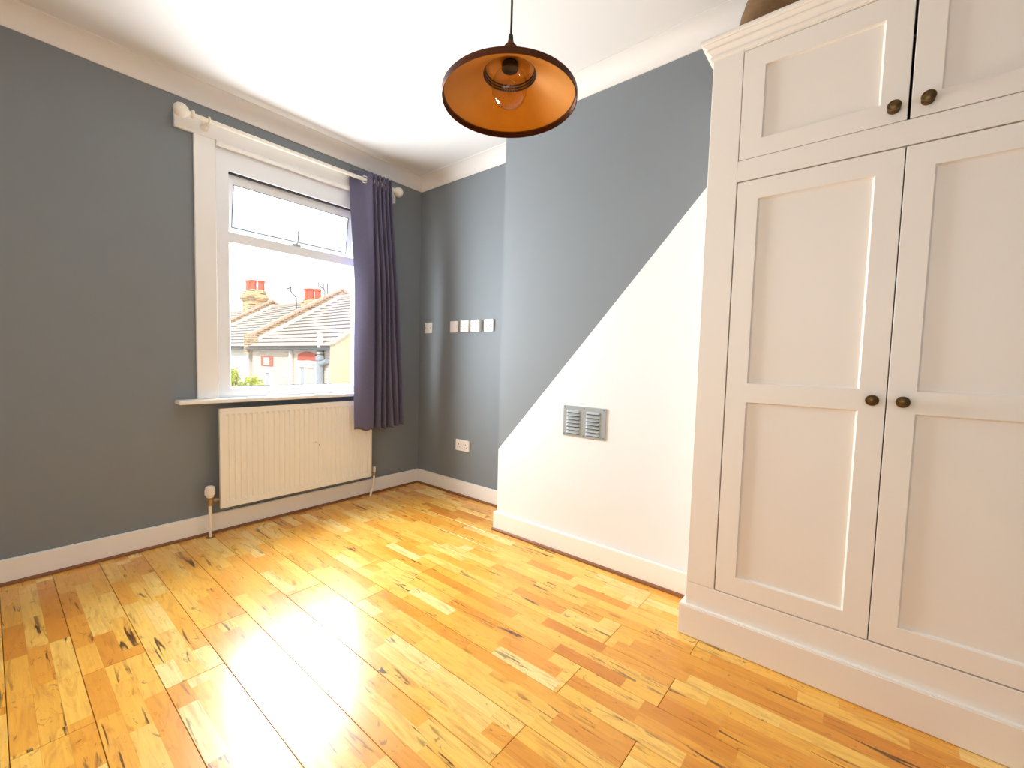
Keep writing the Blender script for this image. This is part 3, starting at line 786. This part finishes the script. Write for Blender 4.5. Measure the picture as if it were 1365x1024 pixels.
def far_window(house, y0, y1, z0, z1, blind, mull):
    """y0 > y1; a framed window set on the facade with a bright reveal"""
    w = empty('window', (XF, (y0+y1)/2, z0)); w.parent = house; w.matrix_parent_inverse = PINV[house.name]
    PINV[w.name] = PINV[w.name]
    b = MB()
    b.box(XF-.05, XF+.05, y1, y1+.09, z0, z1); b.box(XF-.05, XF+.05, y0-.09, y0, z0, z1); b.box(XF-.05, XF+.05, y1+.09, y0-.09, z1-.08, z1); b.box(XF-.05, XF+.05, y1+.09, y0-.09, z0, z0+.08)
    if mull is not None: b.box(XF-.04, XF+.05, mull-.03, mull+.03, z0+.08, z1-.08)
    b.build('window_frame', M_RENDER, w)
    box('pane', M_PANE, w, (XF-.004, XF-.001, y1+.09, y0-.09, z0+.08, z1-.08))
    if blind: box('blind', M_CURTAINFAR, w, (XF-.012, XF-.006, y1+.09, mull-.03 if mull else y0-.09, z0+.08, z1-.08))
    box('lintel', M_RENDER, w, (XF-.05, XF-.0005, y1-.03, y0+.03, z1+.001, z1+.095))

# nearest house
h1 = tag(empty('terraced_house', (XF, 9.6, -3.6)), 'pale pink brick house with a red brick arch over its window, nearest outside the window', 'house')
box('rear_wall', M_PINK, h1, (XF, XF+6.2, 6.45, 12.40, -3.6, 1.24))
roof(h1, 6.35, 12.40); parapet(h1, 12.42)
far_window(h1, 9.12, 8.10, -.80, .84, True, 8.72)
for k in range(13):                              # segmental arch of red soldier bricks
    t = k/12-.5; y = 8.61+t*1.02; zc = 1.07-.30*t*t
    m_ = MB().box(XF-.035, XF-.0005, -.036, .036, -.105, .105); m_.bevel(.006)
    o = m_.build('arch_brick', M_REDBRICK, h1); o.location = Vector((0, y, zc))-Vector((XF, 9.6, -3.6))*0; o.rotation_euler = (t*.5, 0, 0)
MB().tube([(XF-.06, 9.50, -3.55), (XF-.06, 9.50, 1.20)], .055, 12).build('downpipe', M_RENDER, h1, smooth=40)
MB().tube([(XF-.09, 7.78, -3.55), (XF-.09, 7.78, 1.02)], .085, 14).build('soil_pipe', M_PIPE, h1, smooth=40)
MB().tube([(XF-.09, 7.78, .98), (XF-.09, 7.78, 1.66)], .075, 14).build('vent_pipe', M_FLASH, h1, smooth=40)
MB().lathe([(.082, .96), (.115, .97), (.115, 1.06), (.082, 1.07)], (XF-.09, 7.78, 0), 'Z', 16).build('pipe_collar', M_PIPE, h1, smooth=40)
MB().tube([(XF-.09, 7.78, .86), (XF-.07, 7.46, .95)], [.075, .06], 12).build('pipe_branch', M_PIPE, h1, smooth=40)
b = MB()
for z_ in (1.10, 1.18): b.lathe([(.086, z_), (.100, z_+.01), (.086, z_+.03)], (XF-.09, 7.78, 0), 'Z', 14)
b.build('pipe_clip', M_GUTTER, h1)
# tablet above the small window
tb = box('tablet_block', M_REDBRICK, h1, (XF-.03, XF-.0005, 10.80, 11.66, .72, 1.02), .01)
box('tablet_face', M_RENDER, tb, (XF-.045, XF-.0305, 11.02, 11.44, .75, .98))
far_window(h1, 11.45, 10.90, -.50, .60, False, None)

# middle house
h2 = tag(empty('terraced_house', (XF, 15.5, -3.6)), 'white rendered house between the two sloping parapets outside the window', 'house')
box('rear_wall', M_RENDER, h2, (XF+.01, XF+6.2, 12.76, 18.58, -3.6, 1.24))
roof(h2, 12.76, 18.58); parapet(h2, 18.60)
# far house, only its roof edge shows
h3 = tag(empty('terraced_house', (XF, 21.8, -3.6)), 'far house with low roof edge behind the brick chimney outside the window', 'house')
box('rear_wall', M_PINK, h3, (XF+.01, XF+6.2, 18.96, 25.0, -3.6, 1.24))
roof(h3, 18.96, 25.0)

def pot(parent, x, y, z, r_, h, group_lbl=None):
    MB().lathe([(r_*.95, 0), (r_, .02), (r_*.92, h*.75), (r_*1.12, h*.80), (r_*1.12, h*.86), (r_*.98, h*.88), (r_*1.15, h*.94), (r_*1.15, h), (r_*.8, h), (r_*.75, h*.8)], (x, y, z), 'Z', 18).build('chimney_pot', M_POT, parent, smooth=35)
def chimney(house, x0, x1, y0, y1, zb, zt, pots, pr, ph):
    c = box('chimney', M_CBRICK, house, (x0, x1, y0, y1, zb, zt))
    for k, (o_, h) in enumerate(((.05, .09), (.10, .12), (.05, .10))):
        z_ = zt-.40+sum(q[1] for q in ((.05, .09), (.10, .12), (.05, .10))[:k]); box('brick_band', M_CBRICK, c, (x0-o_, x1+o_, y0-o_, y1+o_, z_, z_+h-.005))
    MB().prism([(x0, y0, zt), (x1, y0, zt), (x1-.1, y0+.05, zt+.11), (x0+.1, y0+.05, zt+.11)], (0, y1-y0-.05, 0)).build('mortar_cap', M_CBRICK, c)
    for (x, y) in pots: pot(c, x, y, zt+.10, pr, ph)
    return c
chimney(h3, 5.52, 6.22, 18.98, 19.85, 1.6, 3.98, [(5.72, 19.62), (5.78, 19.32), (6.08, 19.17)], .135, .46)
chimney(h2, 6.12, 6.66, 14.4, 15.2, 2.6, 3.30, [(6.26, 14.95), (6.30, 14.75), (6.52, 14.6)], .125, .42)

def aerial(label, base, paths):
    a = tag(empty('tv_aerial', base), label, 'aerial', 'television aerials on the roofs')
    for nm, pts, r_ in paths: MB().tube(pts, r_*1.25, 8).build(nm, M_AERIAL, a)
aerial('bent television aerial standing on the ridge of the middle roof', (5.588, 14.5, 3.0),
       [('mast', [(5.588, 14.5, 2.90), (5.588, 14.5, 3.35), (5.37, 14.5, 3.57), (5.37, 14.5, 3.76)], .014), ('element', [(5.21, 14.5, 3.64), (5.39, 14.5, 3.73)], .014)])
aerial('slim television aerial with crossed rods beside the nearest parapet', (5.926, 12.9, 3.1),
       [('mast', [(5.926, 12.9, 3.09), (5.926, 12.9, 3.57)], .012), ('boom', [(5.73, 12.9, 3.70), (5.93, 12.9, 3.56)], .014), ('element', [(5.678, 12.9, 3.66), (5.678, 12.9, 3.83)], .008),
        ('element', [(5.884, 12.9, 3.57), (5.884, 12.9, 3.82)], .008)])
aerial('plain upright aerial rod right beside the nearest parapet ridge', (6.062, 12.95, 3.1), [('mast', [(6.062, 12.95, 3.17), (6.062, 12.95, 3.84)], .012)])

# nearer yellow wall at the edge of the view
yw = tag(empty('outbuilding', (3.0, 6.0, -3.6)), 'yellow pebbledashed gable wall at the curtain edge of the window view', 'building')
MB().prism([(2.545, 6.0, -3.6), (4.6, 6.0, -3.6), (4.6, 6.0, 2.70), (2.545, 6.0, 1.36)], (0, .22, 0)).build('gable_wall', M_YELLOW, yw)
MB().prism([(2.50, 5.97, 1.335), (4.6, 5.97, 2.705), (4.6, 5.97, 2.735), (2.50, 5.97, 1.365)], (0, .28, 0)).build('verge', M_COPING, yw)

# yellow-green shrubs low in the window
def shrub(label, c, rx, rz, n_, zb):
    o = tag(empty('leafy_shrub', (c[0], c[1], zb)), label, 'shrub', 'shrubs below the window view')
    b = MB(); rg = random.Random(len(label))
    for k in range(n_):
        while True:
            p = Vector((rg.uniform(-1, 1), rg.uniform(-1, 1), rg.uniform(-1, 1)))
            if p.length < 1: break
        p = Vector((c[0]+p.x*rx, c[1]+p.y*rx, c[2]+p.z*rz)); L_ = rg.uniform(.030, .055)
        d = Vector((rg.uniform(-1, 1), rg.uniform(-1, 1), rg.uniform(-.8, .6))).normalized(); s_ = d.cross(Vector((rg.uniform(-1, 1), .3, rg.uniform(-1, 1)))).normalized()
        nn = d.cross(s_)*.006
        v_ = [b.bm.verts.new(q) for q in (p, p+d*L_*.5+s_*L_*.3+nn, p+d*L_, p+d*L_*.5-s_*L_*.3+nn)]
        b.bm.faces.new(v_)
    fo = b.build('foliage', M_LEAF, o, recalc=False); fo['kind'] = 'stuff'
    b = MB()
    for k in range(7):
        q = Vector((c[0]+rg.uniform(-.6, .6)*rx, c[1]+rg.uniform(-.6, .6)*rx, c[2]+rg.uniform(-.3, .6)*rz))
        b.tube([(c[0]+rg.uniform(-.05, .05), c[1], zb), (q+Vector((c[0], c[1], c[2]-rz)))/2, q], [.02, .012, .004], 6)
    b.build('branch', M_BRANCH, o)
shrub('taller yellow-green shrub at the left edge of the window view', (-.14, 4.05, .60), .14, .30, 900, -3.6)
shrub('lower yellow-green shrub below the small far window', (.22, 4.25, .50), .19, .25, 900, -3.6)
